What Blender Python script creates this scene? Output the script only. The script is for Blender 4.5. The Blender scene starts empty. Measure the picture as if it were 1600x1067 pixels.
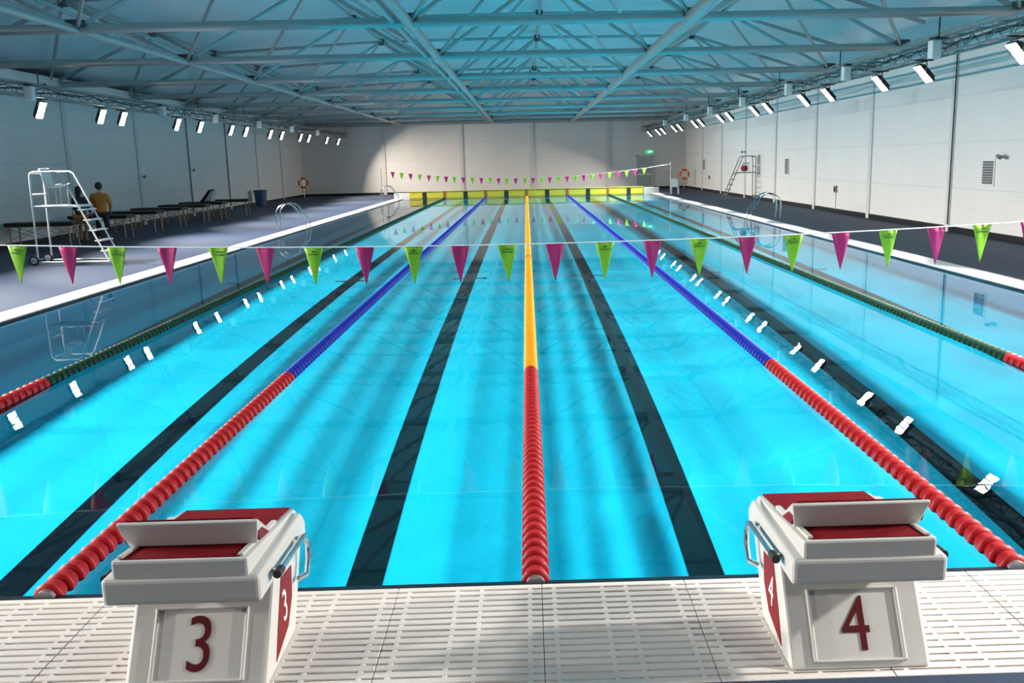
import bpy, bmesh, math, random
from mathutils import Vector, Matrix
random.seed(7)
sc = bpy.context.scene
COL = sc.collection
PI = math.pi

# ------------------------------------------------------------------ camera
def make_camera():
    p, y, r = .1929, .0173, -.0225
    f = Vector((math.sin(y)*math.cos(p), math.cos(y)*math.cos(p), -math.sin(p)))
    rt = Vector((math.cos(y), -math.sin(y), 0)); up = rt.cross(f)
    R = rt*math.cos(r) + up*math.sin(r); U = -rt*math.sin(r) + up*math.cos(r)
    cam = bpy.data.cameras.new('camera'); o = bpy.data.objects.new('camera', cam); COL.objects.link(o)
    m = Matrix((R, U, -f)).transposed().to_4x4(); m.translation = Vector((.0063, -4.4329, 2.1511))
    o.matrix_world = m
    cam.sensor_width = 36; cam.lens = 1439.73/1600*36
    cam.shift_x = -53.66/1600; cam.shift_y = -1.2/1600
    cam.clip_start = .05; cam.clip_end = 300
    sc.camera = o
make_camera()

# ------------------------------------------------------------------ world, exposure, light levels
w = bpy.data.worlds.new('world'); sc.world = w; w.use_nodes = True
w.node_tree.nodes['Background'].inputs['Color'].default_value = (.02, .03, .045, 1)
w.node_tree.nodes['Background'].inputs['Strength'].default_value = .3
vs = sc.view_settings
vs.view_transform = 'Standard'; vs.look = 'None'; vs.gamma = 1; vs.use_curve_mapping = False
vs.exposure = 0.05
FLOOD_W = 400.0          # watts of each floodlight lamp
LEFT_ROW_X, RIGHT_ROW_X, ROW_Z = -12.42, 8.12, 3.70
LEFT_Y = [-5.2, -.8, 2.0, 5.0, 8.2, 11.0, 14.2, 17.2, 20.24, 23.7, 25.16, 29.71, 32.09, 35.85, 37.94, 41.93, 44.09, 48.06, 50.05, 54.93, 58.54]  # first three are unseen, added to light the near end and block fronts
RIGHT_Y = [-5.2, -.9, 1.9, 4.9, 8.0, 11.14, 14.83, 17.18, 20.87, 23.08, 27.14, 28.99, 33.09, 34.81, 39.11, 40.76, 45.07, 46.99, 51.06, 53.21, 57.08]  # first three likewise added out of view as near-end fill
sc.cycles.max_bounces = 8; sc.cycles.diffuse_bounces = 4; sc.cycles.glossy_bounces = 4
sc.cycles.transmission_bounces = 4; sc.cycles.transparent_max_bounces = 8
sc.cycles.caustics_refractive = True; sc.cycles.caustics_reflective = False
sc.cycles.sample_clamp_indirect = 4.0; sc.cycles.blur_glossy = 0.5

# ------------------------------------------------------------------ materials
def srgb(r, g, b):
    c = lambda v: (v/255/12.92 if v/255 <= .04045 else ((v/255+.055)/1.055)**2.4)
    return (c(r), c(g), c(b))
def mat(name, col, rough=.5, metal=0., noise=0., nscale=5., bump=0., bscale=60., spec=.5, coat=0.):
    m = bpy.data.materials.new(name); m.use_nodes = True; nt = m.node_tree; L = nt.links
    b = nt.nodes['Principled BSDF']
    b.inputs['Base Color'].default_value = (*col, 1); b.inputs['Roughness'].default_value = rough
    b.inputs['Metallic'].default_value = metal; b.inputs['Specular IOR Level'].default_value = spec
    b.inputs['Coat Weight'].default_value = coat
    tc = nt.nodes.new('ShaderNodeTexCoord')
    if noise:
        n = nt.nodes.new('ShaderNodeTexNoise'); n.inputs['Scale'].default_value = nscale; n.inputs['Detail'].default_value = 4
        mp = nt.nodes.new('ShaderNodeMapRange'); mp.inputs['To Min'].default_value = 1-noise; mp.inputs['To Max'].default_value = 1+noise
        mx = nt.nodes.new('ShaderNodeVectorMath'); mx.operation = 'SCALE'; mx.inputs[0].default_value = col
        L.new(tc.outputs['Object'], n.inputs['Vector']); L.new(n.outputs['Fac'], mp.inputs['Value'])
        L.new(mp.outputs[0], mx.inputs['Scale']); L.new(mx.outputs[0], b.inputs['Base Color'])
    if bump:
        n = nt.nodes.new('ShaderNodeTexNoise'); n.inputs['Scale'].default_value = bscale
        bp = nt.nodes.new('ShaderNodeBump'); bp.inputs['Strength'].default_value = bump; bp.inputs['Distance'].default_value = .01
        L.new(tc.outputs['Object'], n.inputs['Vector']); L.new(n.outputs['Fac'], bp.inputs['Height']); L.new(bp.outputs[0], b.inputs['Normal'])
    return m
def emit(name, col, strength):
    m = bpy.data.materials.new(name); m.use_nodes = True; nt = m.node_tree
    b = nt.nodes['Principled BSDF']; b.inputs['Base Color'].default_value = (*col, 1)
    b.inputs['Emission Color'].default_value = (*col, 1); b.inputs['Emission Strength'].default_value = strength
    return m

M_wall = None
def panel_wall_material():
    m = bpy.data.materials.new('white_ribbed_wall_panel'); m.use_nodes = True; nt = m.node_tree; L = nt.links; N = nt.nodes.new
    b = nt.nodes['Principled BSDF']; b.inputs['Roughness'].default_value = .5
    g = N('ShaderNodeNewGeometry'); s = N('ShaderNodeSeparateXYZ'); L.new(g.outputs['Position'], s.inputs[0])
    # panel seams every 1.18 m up the wall
    a = N('ShaderNodeMath'); a.operation = 'DIVIDE'; a.inputs[1].default_value = 1.18; L.new(s.outputs['Z'], a.inputs[0])
    fr = N('ShaderNodeMath'); fr.operation = 'FRACT'; L.new(a.outputs[0], fr.inputs[0])
    lt = N('ShaderNodeMath'); lt.operation = 'LESS_THAN'; lt.inputs[1].default_value = .035; L.new(fr.outputs[0], lt.inputs[0])
    n = N('ShaderNodeTexNoise'); n.inputs['Scale'].default_value = .8; L.new(g.outputs['Position'], n.inputs['Vector'])
    cr = N('ShaderNodeMix'); cr.data_type = 'RGBA'; cr.inputs[6].default_value = (.74, .73, .72, 1); cr.inputs[7].default_value = (.82, .81, .80, 1)
    L.new(n.outputs['Fac'], cr.inputs[0])
    mx = N('ShaderNodeMix'); mx.data_type = 'RGBA'; L.new(lt.outputs[0], mx.inputs[0]); L.new(cr.outputs[2], mx.inputs[6]); mx.inputs[7].default_value = (.71, .70, .70, 1)
    L.new(mx.outputs[2], b.inputs['Base Color'])
    # fine ribs
    sn = N('ShaderNodeMath'); sn.operation = 'MULTIPLY'; sn.inputs[1].default_value = 2*PI/.10; L.new(s.outputs['Z'], sn.inputs[0])
    si = N('ShaderNodeMath'); si.operation = 'SINE'; L.new(sn.outputs[0], si.inputs[0])
    bp = N('ShaderNodeBump'); bp.inputs['Strength'].default_value = .25; bp.inputs['Distance'].default_value = .004
    L.new(si.outputs[0], bp.inputs['Height']); L.new(bp.outputs[0], b.inputs['Normal'])
    return m
def liner_material():
    m = bpy.data.materials.new('turquoise_pool_liner'); m.use_nodes = True; nt = m.node_tree; L = nt.links; N = nt.nodes.new
    b = nt.nodes['Principled BSDF']; b.inputs['Roughness'].default_value = .6; b.inputs['Specular IOR Level'].default_value = .08
    g = N('ShaderNodeNewGeometry'); n = N('ShaderNodeTexNoise'); n.inputs['Scale'].default_value = .7; n.inputs['Detail'].default_value = 5
    L.new(g.outputs['Position'], n.inputs['Vector'])
    mx = N('ShaderNodeMix'); mx.data_type = 'RGBA'; mx.inputs[6].default_value = (.003, .57, .90, 1); mx.inputs[7].default_value = (.005, .66, .97, 1)
    L.new(n.outputs['Fac'], mx.inputs[0]); L.new(mx.outputs[2], b.inputs['Base Color'])
    n2 = N('ShaderNodeTexNoise'); n2.inputs['Scale'].default_value = 1.3; n2.inputs['Detail'].default_value = 6; n2.inputs['Distortion'].default_value = 1.5
    bp = N('ShaderNodeBump'); bp.inputs['Strength'].default_value = .5; bp.inputs['Distance'].default_value = .03
    L.new(g.outputs['Position'], n2.inputs['Vector']); L.new(n2.outputs['Fac'], bp.inputs['Height']); L.new(bp.outputs[0], b.inputs['Normal'])
    return m
def water_material():
    m = bpy.data.materials.new('still_pool_water'); m.use_nodes = True; nt = m.node_tree; nt.nodes.clear(); L = nt.links; N = nt.nodes.new
    out = N('ShaderNodeOutputMaterial'); mx = N('ShaderNodeMixShader'); lw = N('ShaderNodeLayerWeight'); lw.inputs['Blend'].default_value = .5
    pw = N('ShaderNodeMath'); pw.operation = 'POWER'; pw.inputs[1].default_value = 5; L.new(lw.outputs['Facing'], pw.inputs[0])
    fr = N('ShaderNodeMath'); fr.operation = 'MULTIPLY_ADD'; fr.inputs[1].default_value = .98; fr.inputs[2].default_value = .02; L.new(pw.outputs[0], fr.inputs[0])
    gl = N('ShaderNodeBsdfGlossy'); gl.inputs['Roughness'].default_value = 0.0
    rf = N('ShaderNodeBsdfRefraction'); rf.inputs['IOR'].default_value = 1.33; rf.inputs['Roughness'].default_value = 0.0
    g = N('ShaderNodeNewGeometry')
    n = N('ShaderNodeTexNoise'); n.inputs['Scale'].default_value = 2.2; n.inputs['Detail'].default_value = 2
    bp = N('ShaderNodeBump'); bp.inputs['Strength'].default_value = .5; bp.inputs['Distance'].default_value = .0012
    L.new(g.outputs['Position'], n.inputs['Vector']); L.new(n.outputs['Fac'], bp.inputs['Height']); L.new(bp.outputs[0], gl.inputs['Normal'])
    L.new(fr.outputs[0], mx.inputs[0]); L.new(rf.outputs[0], mx.inputs[1]); L.new(gl.outputs[0], mx.inputs[2]); L.new(mx.outputs[0], out.inputs[0])
    return m
def strip_grate_material():
    m = bpy.data.materials.new('white_crosswise_grating'); m.use_nodes = True; nt = m.node_tree; L = nt.links; N = nt.nodes.new
    b = nt.nodes['Principled BSDF']; b.inputs['Roughness'].default_value = .5
    g = N('ShaderNodeNewGeometry'); s = N('ShaderNodeSeparateXYZ'); L.new(g.outputs['Position'], s.inputs[0])
    a = N('ShaderNodeMath'); a.operation = 'DIVIDE'; a.inputs[1].default_value = .09; L.new(s.outputs['Y'], a.inputs[0])
    fr = N('ShaderNodeMath'); fr.operation = 'FRACT'; L.new(a.outputs[0], fr.inputs[0])
    lt = N('ShaderNodeMath'); lt.operation = 'LESS_THAN'; lt.inputs[1].default_value = .16; L.new(fr.outputs[0], lt.inputs[0])
    mx = N('ShaderNodeMix'); mx.data_type = 'RGBA'; L.new(lt.outputs[0], mx.inputs[0]); mx.inputs[6].default_value = (.66, .64, .66, 1); mx.inputs[7].default_value = (.35, .36, .38, 1)
    L.new(mx.outputs[2], b.inputs['Base Color'])
    return m
M_wall = panel_wall_material(); M_liner = liner_material(); M_water = water_material(); M_strip = strip_grate_material()
M_deck = mat('blue_grey_rubber_deck', (.018, .030, .062), .6, noise=.10, nscale=.5, bump=.15, bscale=90, spec=.25)
M_roof = mat('white_roof_membrane', (.80, .87, .90), .38, noise=.05, nscale=.6, bump=.6, bscale=3.5)
M_steel = mat('galvanised_steel_tube', (.40, .42, .42), .36, .6, noise=.10, nscale=3)
M_alu = mat('aluminium_truss', (.26, .27, .28), .4, .6)
M_gus = mat('dark_node_steel', (.07, .08, .085), .5, .4)
M_chrome = mat('polished_stainless', (.80, .80, .80), .16, 1.0)
M_whitepaint = mat('white_painted_steel', (.80, .81, .81), .35)
M_dark = mat('black_edge_tile', (.006, .010, .018), .3)
M_line = mat('black_lane_line_tile', (.0006, .007, .013), .8, noise=.5, nscale=3, spec=.04)
M_base = mat('black_skirting', (.010, .011, .014), .4)
M_colm = mat('grey_column_cover', (.66, .66, .66), .5)
M_cable = mat('black_cable', (.012, .012, .014), .5)
M_grate = mat('white_plastic_grating', (.64, .60, .57), .5, noise=.06, nscale=4, bump=.3, bscale=160)
M_gutter = mat('dark_gutter', (.012, .011, .010), .8)
M_block = mat('off_white_fibreglass', (.56, .55, .53), .4, noise=.03, nscale=6, coat=.15)
M_mat = mat('dark_red_grip_mat', (.17, .005, .010), .8, bump=.5, bscale=400, spec=.08)
M_redprint = mat('dark_red_vinyl', (.17, .005, .010), .5, spec=.2)
M_num = mat('shaded_red_number_vinyl', (.085, .003, .006), .5, spec=.2)  # darker copy of the side panel vinyl, front-face shade put into the colour
M_white = mat('white_vinyl', (.82, .82, .82), .4)
M_red = mat('red_float_plastic', (.30, .002, .005), .5, spec=.3)
M_rim = mat('pale_red_float_rim', (.42, .025, .028), .5)
M_yellow = mat('golden_yellow_float_plastic', (.66, .26, .002), .5, spec=.25)
M_yrim = mat('yellow_float_rim', (.70, .38, .015), .5, spec=.25)
M_blue = mat('royal_blue_float_plastic', (.004, .014, .26), .5, spec=.25)
M_brim = mat('blue_float_rim', (.01, .03, .38), .5, spec=.25)
M_green = mat('dark_green_float_plastic', (.002, .026, .014), .55, spec=.2)
M_grim = mat('green_float_rim', (.005, .050, .025), .55, spec=.2)
M_wire = mat('steel_cable', (.6, .62, .65), .3, .9)
M_pgreen = mat('lime_green_pennant', (.18, .42, .01), .6, noise=.08, nscale=9)
M_pmag = mat('magenta_pennant', (.36, .006, .11), .6, noise=.08, nscale=9)
M_print = mat('dark_green_print', (.03, .10, .01), .5)
M_cord = mat('white_cord', (.85, .87, .88), .5)
M_pad = mat('yellow_touchpad', (.50, .43, .03), .55, noise=.1, nscale=4)
M_padk = mat('black_touchpad_mark', (.012, .014, .016), .45)
M_lens = emit('lit_floodlight_lens', (1.0, .96, .90), 22)
M_house = mat('black_floodlight_housing', (.015, .016, .018), .4)
M_vinyl = mat('black_table_vinyl', (.012, .011, .012), .45)
M_wood = mat('pale_beech_wood', (.48, .30, .17), .5, noise=.15, nscale=14)
M_skin = mat('skin', (.45, .25, .17), .55)
M_jacket = mat('orange_jacket', (.62, .20, .025), .7)
M_trous = mat('navy_trousers', (.015, .02, .035), .8)
M_hair = mat('black_hair', (.010, .009, .009), .6)
M_grey_top = mat('charcoal_top', (.05, .055, .06), .8)
M_rubber = mat('black_rubber', (.02, .02, .02), .6)
M_bin = mat('blue_bin_plastic', (.02, .08, .20), .45)
M_orange = mat('orange_ring_foam', (.75, .12, .02), .5)
M_louvre = mat('grey_louvre', (.16, .16, .165), .5)
M_grey = mat('mid_grey_plastic', (.22, .22, .23), .5)
M_doorp = mat('grey_green_door_panel', (.42, .50, .49), .4)
M_exit = emit('green_exit_sign', (.05, .55, .22), 1.0)
M_exitw = emit('white_exit_symbol', (.9, 1, .92), 1.6)
M_face = mat('darker_skin', (.30, .16, .11), .55)

# ------------------------------------------------------------------ mesh helpers
class MB:
    def __init__(s): s.v = []; s.f = []; s.m = []; s.mi = 0
    def add(s, vs_, fs_):
        n = len(s.v); s.v += [tuple(v) for v in vs_]; s.f += [tuple(n+i for i in f) for f in fs_]; s.m += [s.mi]*len(fs_); return s
    def box(s, a, b):
        (x0, y0, z0), (x1, y1, z1) = a, b
        return s.add([(x0,y0,z0),(x1,y0,z0),(x1,y1,z0),(x0,y1,z0),(x0,y0,z1),(x1,y0,z1),(x1,y1,z1),(x0,y1,z1)],
                     [(3,2,1,0),(4,5,6,7),(0,1,5,4),(1,2,6,5),(2,3,7,6),(3,0,4,7)])
    def obox(s, c, size, R=None):
        R = R or Matrix.Identity(3); c = Vector(c); h = [d/2 for d in size]
        P = [c + R @ Vector((sx*h[0], sy*h[1], sz*h[2])) for sz in (-1, 1) for sx, sy in ((-1,-1),(1,-1),(1,1),(-1,1))]
        return s.add(P, [(3,2,1,0),(4,5,6,7),(0,1,5,4),(1,2,6,5),(2,3,7,6),(3,0,4,7)])
    def tube(s, a, b, r, n=8, r2=None, cap=True):
        a, b = Vector(a), Vector(b); d = (b-a).normalized(); t = Vector((0,0,1)) if abs(d.z) < .9 else Vector((1,0,0))
        u = d.cross(t).normalized(); v = d.cross(u); r2 = r if r2 is None else r2
        P = [a + (u*math.cos(2*PI*i/n) + v*math.sin(2*PI*i/n))*r for i in range(n)] + [b + (u*math.cos(2*PI*i/n) + v*math.sin(2*PI*i/n))*r2 for i in range(n)]
        F = [(i, i+n, (i+1)%n+n, (i+1)%n) for i in range(n)]
        if cap: F += [tuple(range(n)), tuple(range(2*n-1, n-1, -1))]
        return s.add(P, F)
    def path(s, pts, r, n=8, closed=False):
        pts = [Vector(p) for p in pts]; N = len(pts); rings = []; pu = None
        for i, p in enumerate(pts):
            if closed: d = pts[(i+1)%N] - pts[i-1]
            else: d = pts[min(i+1, N-1)] - pts[max(i-1, 0)]
            d.normalize()
            if pu is None:
                t = Vector((0,0,1)) if abs(d.z) < .9 else Vector((1,0,0)); u = d.cross(t).normalized()
            else: u = (pu - d*pu.dot(d)).normalized()
            pu = u; v = d.cross(u)
            rings.append([p + (u*math.cos(2*PI*k/n) + v*math.sin(2*PI*k/n))*r for k in range(n)])
        P = [q for ring in rings for q in ring]; F = []
        for i in range(N if closed else N-1):
            j = (i+1) % N
            for k in range(n): F.append((i*n+k, j*n+k, j*n+(k+1)%n, i*n+(k+1)%n))
        if not closed: F += [tuple(range(n-1, -1, -1)), tuple((N-1)*n+k for k in range(n))]
        return s.add(P, F)
    def lathe(s, prof, axis='z', c=(0,0,0), n=16, mats=None):
        c = Vector(c); P = []
        for (r, h) in prof:
            for k in range(n):
                a = 2*PI*k/n; x, y = r*math.cos(a), r*math.sin(a)
                P.append(c + (Vector((x, y, h)) if axis == 'z' else Vector((y, h, x)) if axis == 'y' else Vector((h, x, y))))
        m = len(prof)
        n0 = len(s.v); s.v += [tuple(p) for p in P]
        for i in range(m-1):
            for k in range(n):
                s.f.append((n0+i*n+k, n0+i*n+(k+1)%n, n0+(i+1)*n+(k+1)%n, n0+(i+1)*n+k)); s.m.append(mats[i] if mats else s.mi)
        return s
    def sphere(s, c, r, n=12, m=8, sc_=(1,1,1)):
        c = Vector(c); P = [c + Vector((0,0,-r*sc_[2]))]
        for i in range(1, m):
            a = -PI/2 + PI*i/m
            for k in range(n):
                b = 2*PI*k/n; P.append(c + Vector((r*math.cos(a)*math.cos(b)*sc_[0], r*math.cos(a)*math.sin(b)*sc_[1], r*math.sin(a)*sc_[2])))
        P.append(c + Vector((0,0,r*sc_[2]))); F = []
        for k in range(n):
            F.append((0, 1+(k+1)%n, 1+k)); F.append((len(P)-1, len(P)-1-n+k, len(P)-1-n+(k+1)%n))
            for i in range(m-2): F.append((1+i*n+k, 1+i*n+(k+1)%n, 1+(i+1)*n+(k+1)%n, 1+(i+1)*n+k))
        return s.add(P, F)
    def prism(s, poly, x0, x1, axis='x'):
        """extrude a 2D polygon given as (y,z) along x (axis x) or (x,z) along y (axis y)"""
        n = len(poly)
        if axis == 'x': P = [(x0, a, b) for a, b in poly] + [(x1, a, b) for a, b in poly]
        elif axis == 'y': P = [(a, x0, b) for a, b in poly] + [(a, x1, b) for a, b in poly]
        else: P = [(a, b, x0) for a, b in poly] + [(a, b, x1) for a, b in poly]
        return s.add(P, [tuple(range(n-1,-1,-1)), tuple(range(n, 2*n))] + [(i, (i+1)%n, (i+1)%n+n, i+n) for i in range(n)])
    def build(s, name, m, parent=None, smooth=False, bevel=0., fix=True, seg=2):
        me = bpy.data.meshes.new(name); me.from_pydata(s.v, [], s.f)
        for mm in (m if isinstance(m, (list, tuple)) else [m]): me.materials.append(mm)
        me.polygons.foreach_set('material_index', s.m)
        if fix:
            bm = bmesh.new(); bm.from_mesh(me); bmesh.ops.recalc_face_normals(bm, faces=bm.faces); bm.to_mesh(me); bm.free()
        o = bpy.data.objects.new(name, me); COL.objects.link(o)
        if smooth:
            for p in me.polygons: p.use_smooth = True
            me.set_sharp_from_angle(angle=math.radians(40))
        if bevel:
            b = o.modifiers.new('bevel', 'BEVEL'); b.width = bevel; b.segments = seg; b.limit_method = 'ANGLE'; b.angle_limit = math.radians(35)
        if parent: o.parent = parent
        return o
def tag(o, label, cat, group=None, kind=None):
    if label: o['label'] = label
    if cat: o['category'] = cat
    if group: o['group'] = group
    if kind: o['kind'] = kind
    return o
def empty(name, loc, label, cat, group=None, rz=0.):
    o = bpy.data.objects.new(name, None); COL.objects.link(o); o.location = loc; o.rotation_euler = (0, 0, rz); o.empty_display_size = .2
    return tag(o, label, cat, group)
def copy_tree(o, parent=None):
    c = o.copy(); COL.objects.link(c); c.parent = parent
    for ch in list(o.children):
        if ch.type != 'LIGHT': copy_tree(ch, c)      # every lamp is made with its own settings
    return c
def struct(mb, name, m, **k):
    o = mb.build(name, m, **k); o['kind'] = 'structure'; return o
def text(s_, name, m, parent, size, loc, rot, extrude=.0012, xs=1.):
    cu = bpy.data.curves.new(name, 'FONT'); cu.body = s_; cu.size = size; cu.extrude = extrude; cu.align_x = 'CENTER'; cu.align_y = 'CENTER'
    cu.materials.append(m); o = bpy.data.objects.new(name, cu); COL.objects.link(o); o.parent = parent
    bpy.context.view_layer.update()
    me = bpy.data.meshes.new_from_object(o.evaluated_get(bpy.context.evaluated_depsgraph_get())); me.name = name
    bpy.data.objects.remove(o); bpy.data.curves.remove(cu)
    o = bpy.data.objects.new(name, me); COL.objects.link(o); o.parent = parent
    o.location = loc; o.rotation_euler = rot; o.scale = (xs, 1, 1); return o
R_ = math.radians

# ------------------------------------------------------------------ dimensions
PW, PL = 7.64, 52.75              # half width and length of the water
DZ = .05                          # deck level above the water
DEPTH = 1.95
YB, YF = -9.0, 61.6               # back and far walls
XR = 11.3
def XL(y): return -14.4 - .031*(y-20) if y > 0 else -13.78
EAVE, RZ = 4.95, 7.05
BAYS = [14.4 + 5.85*k for k in range(-4, 8)]      # frames of the hall
TY = .5                                           # top nodes sit a little behind

# ------------------------------------------------------------------ floor, basin, water
g0, g1 = PW, PW+.48               # side grating strips
fl = MB()
def slab(x0, x1, y0, y1): fl.box((x0, y0, DZ-.3), (x1, y1, DZ))
slab(-16.2, -g1, YB, YF+.1); slab(g1, 11.6, YB, YF+.1); slab(-g1, g1, YB, -1.03); slab(-g1, g1, PL+.35, YF+.1)
struct(fl, 'floor', M_deck)
kerb = MB(); kerb.box((-g1, PL, DZ-.4), (g1, PL+.35, .40)); struct(kerb, 'trim_1', mat('pale_end_wall', (.55, .56, .54), .5))
edge = MB(); edge.box((-g1, -.085, -.35), (g1, 0, .025)); struct(edge, 'trim_2', M_dark)
gut = MB(); gut.box((-g1, -1.03, -.3), (g1, -.085, -.03)); struct(gut, 'trim_3', M_gutter)
for i, s in enumerate((-1, 1)):
    b = MB(); b.box((min(s*g0, s*g1), 0, DZ-.25), (max(s*g0, s*g1), PL, DZ-.001))
    o = b.build('overflow_grating', M_strip)
    tag(o, ['long white grating strip along the left edge of the pool', 'long white grating strip along the right edge of the pool'][i], 'pool grating')
    b = MB(); b.box((s*PW-.012, 0, -.12), (s*PW+.012, PL, .030)); b.build('edge_line', M_dark, o)

bas = MB()
bas.add([(-PW,0,-DEPTH),(PW,0,-DEPTH),(PW,PL,-DEPTH),(-PW,PL,-DEPTH),(-PW,0,0),(PW,0,0),(PW,PL,0),(-PW,PL,0)],
        [(0,1,2,3),(0,4,5,1),(1,5,6,2),(2,6,7,3),(3,7,4,0)])
basin = bas.build('pool_basin', M_liner, fix=False); basin['kind'] = 'structure'
receivers = [basin]
for x in (-6.02, -3.75, -1.25, 1.25, 3.75, 6.02):
    b = MB(); z = -DEPTH+.006
    b.box((x-.13, .6, z-.004), (x+.13, PL-2, z)); b.box((x-.5, PL-2.2, z-.004), (x+.5, PL-1.95, z+.001))
    for yy in (15.0, 27.0): b.box((x-.36, yy, z-.004), (x+.36, yy+.14, z+.001))
    receivers.append(b.build('lane_line', M_line, basin))
wt = MB(); nx = 4; ny = 12
wt.add([(-PW+2*PW*i/nx, PL*j/ny, 0) for j in range(ny+1) for i in range(nx+1)], [(j*(nx+1)+i, j*(nx+1)+i+1, (j+1)*(nx+1)+i+1, (j+1)*(nx+1)+i) for j in range(ny) for i in range(nx)])
water = wt.build('pool_water', M_water, fix=False); water['kind'] = 'structure'
for p in water.data.polygons: p.use_smooth = True
water.cycles.is_caustics_caster = True
for o in receivers: o.cycles.is_caustics_receiver = True

# ------------------------------------------------------------------ walls
def wall_quad(name, a, b, top, th=.12, side=1):
    """wall from a to b (xy), outward thickness th to the given side"""
    a, b = Vector((a[0], a[1], 0)), Vector((b[0], b[1], 0)); d = (b-a).normalized(); n = Vector((d.y, -d.x, 0))*side*th
    m = MB(); P = [a, b, b+n, a+n]
    m.add([(p.x, p.y, 0) for p in P] + [(p.x, p.y, top) for p in P], [(3,2,1,0),(4,5,6,7),(0,1,5,4),(1,2,6,5),(2,3,7,6),(3,0,4,7)])
    return struct(m, name, M_wall)
XLN, XLF = XL(0.1), XL(YF)
wall_quad('wall_left', (XL(YB), YB), (XLF, YF), EAVE+.1, side=-1)
wall_quad('wall_right', (XR, YB), (XR, YF), EAVE+.1, side=1)
wall_quad('wall_far', (XLF-.1, YF), (XR+.1, YF), EAVE+.1, side=-1)
wall_quad('wall_back', (XL(YB)-.1, YB), (XR+.1, YB), EAVE+2.1, side=1)
def xl_line(y): return XL(YB) + (XLF-XL(YB))*(y-YB)/(YF-YB)
def skirting(name, a, b, off):
    a, b = Vector((*a, 0)), Vector((*b, 0)); n = Vector((*off, 0))
    m = MB(); P = [a, b, b+n, a+n]
    m.add([(p.x, p.y, DZ-.02) for p in P] + [(p.x, p.y, DZ+.15) for p in P], [(3,2,1,0),(4,5,6,7),(0,1,5,4),(1,2,6,5),(2,3,7,6),(3,0,4,7)])
    struct(m, name, M_base)
skirting('baseboard_left', (xl_line(YB), YB), (XLF, YF), (.03, 0)); skirting('baseboard_right', (XR, YB), (XR, YF), (-.03, 0)); skirting('baseboard_far', (XLF, YF), (XR, YF), (0, -.03))

# wall columns
def column(x, y, nx_, ny_, m=M_colm, w_=.24, top=EAVE, cable=False):
    b = MB(); d = .05
    if nx_: b.box((min(x, x+nx_*d), y-w_/2, DZ), (max(x, x+nx_*d), y+w_/2, top))
    else: b.box((x-w_/2, min(y, y+ny_*d), DZ), (x+w_/2, max(y, y+ny_*d), top))
    o = struct(b, 'wall_column', m)
    if cable:
        c = MB()
        if nx_: c.tube((x+nx_*(d+.01), y-w_/2+.02, DZ+.2), (x+nx_*(d+.01), y-w_/2+.02, top-.3), .018, 6)
        c.build('cable', M_cable, o)
for k, y in enumerate(BAYS[1:]):
    column(XR, y, -1, 0, cable=(k == 4))
    column(xl_line(y), y, 1, 0, cable=(k in (7, 8)))
for x in (-9.96, -4.5, .46, 5.75): column(x, YF, 0, -1)

# ------------------------------------------------------------------ roof membrane
def roof_z(x):
    pts = [(-15.9, EAVE), (-11.6, 6.75), (-5.4, 6.98), (.55, 7.05), (6.5, 6.98), (9.4, 6.8), (11.45, EAVE)]
    for (xa, za), (xb, zb) in zip(pts, pts[1:]):
        if xa <= x <= xb: return za + (zb-za)*(x-xa)/(xb-xa)
    return EAVE
rf = MB(); xs = [-15.9, -14.4, -13, -11.6, -9.5, -7.4, -5.4, -3.4, -1.4, .55, 2.5, 4.5, 6.5, 8, 9.4, 10.2, 10.9, 11.45]
ys = [YB-.1 + (YF+.2-YB)*i/48 for i in range(49)]
P = []
for y in ys:
    hip = min(1, max(0, (YF+.1-y)/6.5))
    for x in xs:
        z = roof_z(x); z = EAVE + (z-EAVE)*hip**.6
        ph = ((y-BAYS[0]) % 5.85)/5.85; z -= .10*math.sin(PI*ph)*hip      # membrane sags between frames
        P.append((x, y, z))
W_ = len(xs)
rf.add(P, [(j*W_+i, j*W_+i+1, (j+1)*W_+i+1, (j+1)*W_+i) for j in range(len(ys)-1) for i in range(W_-1)])
ceil = struct(rf, 'ceiling', M_roof, smooth=True, fix=False)
so = ceil.modifiers.new('thick', 'SOLIDIFY'); so.thickness = .03; so.offset = 1

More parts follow.
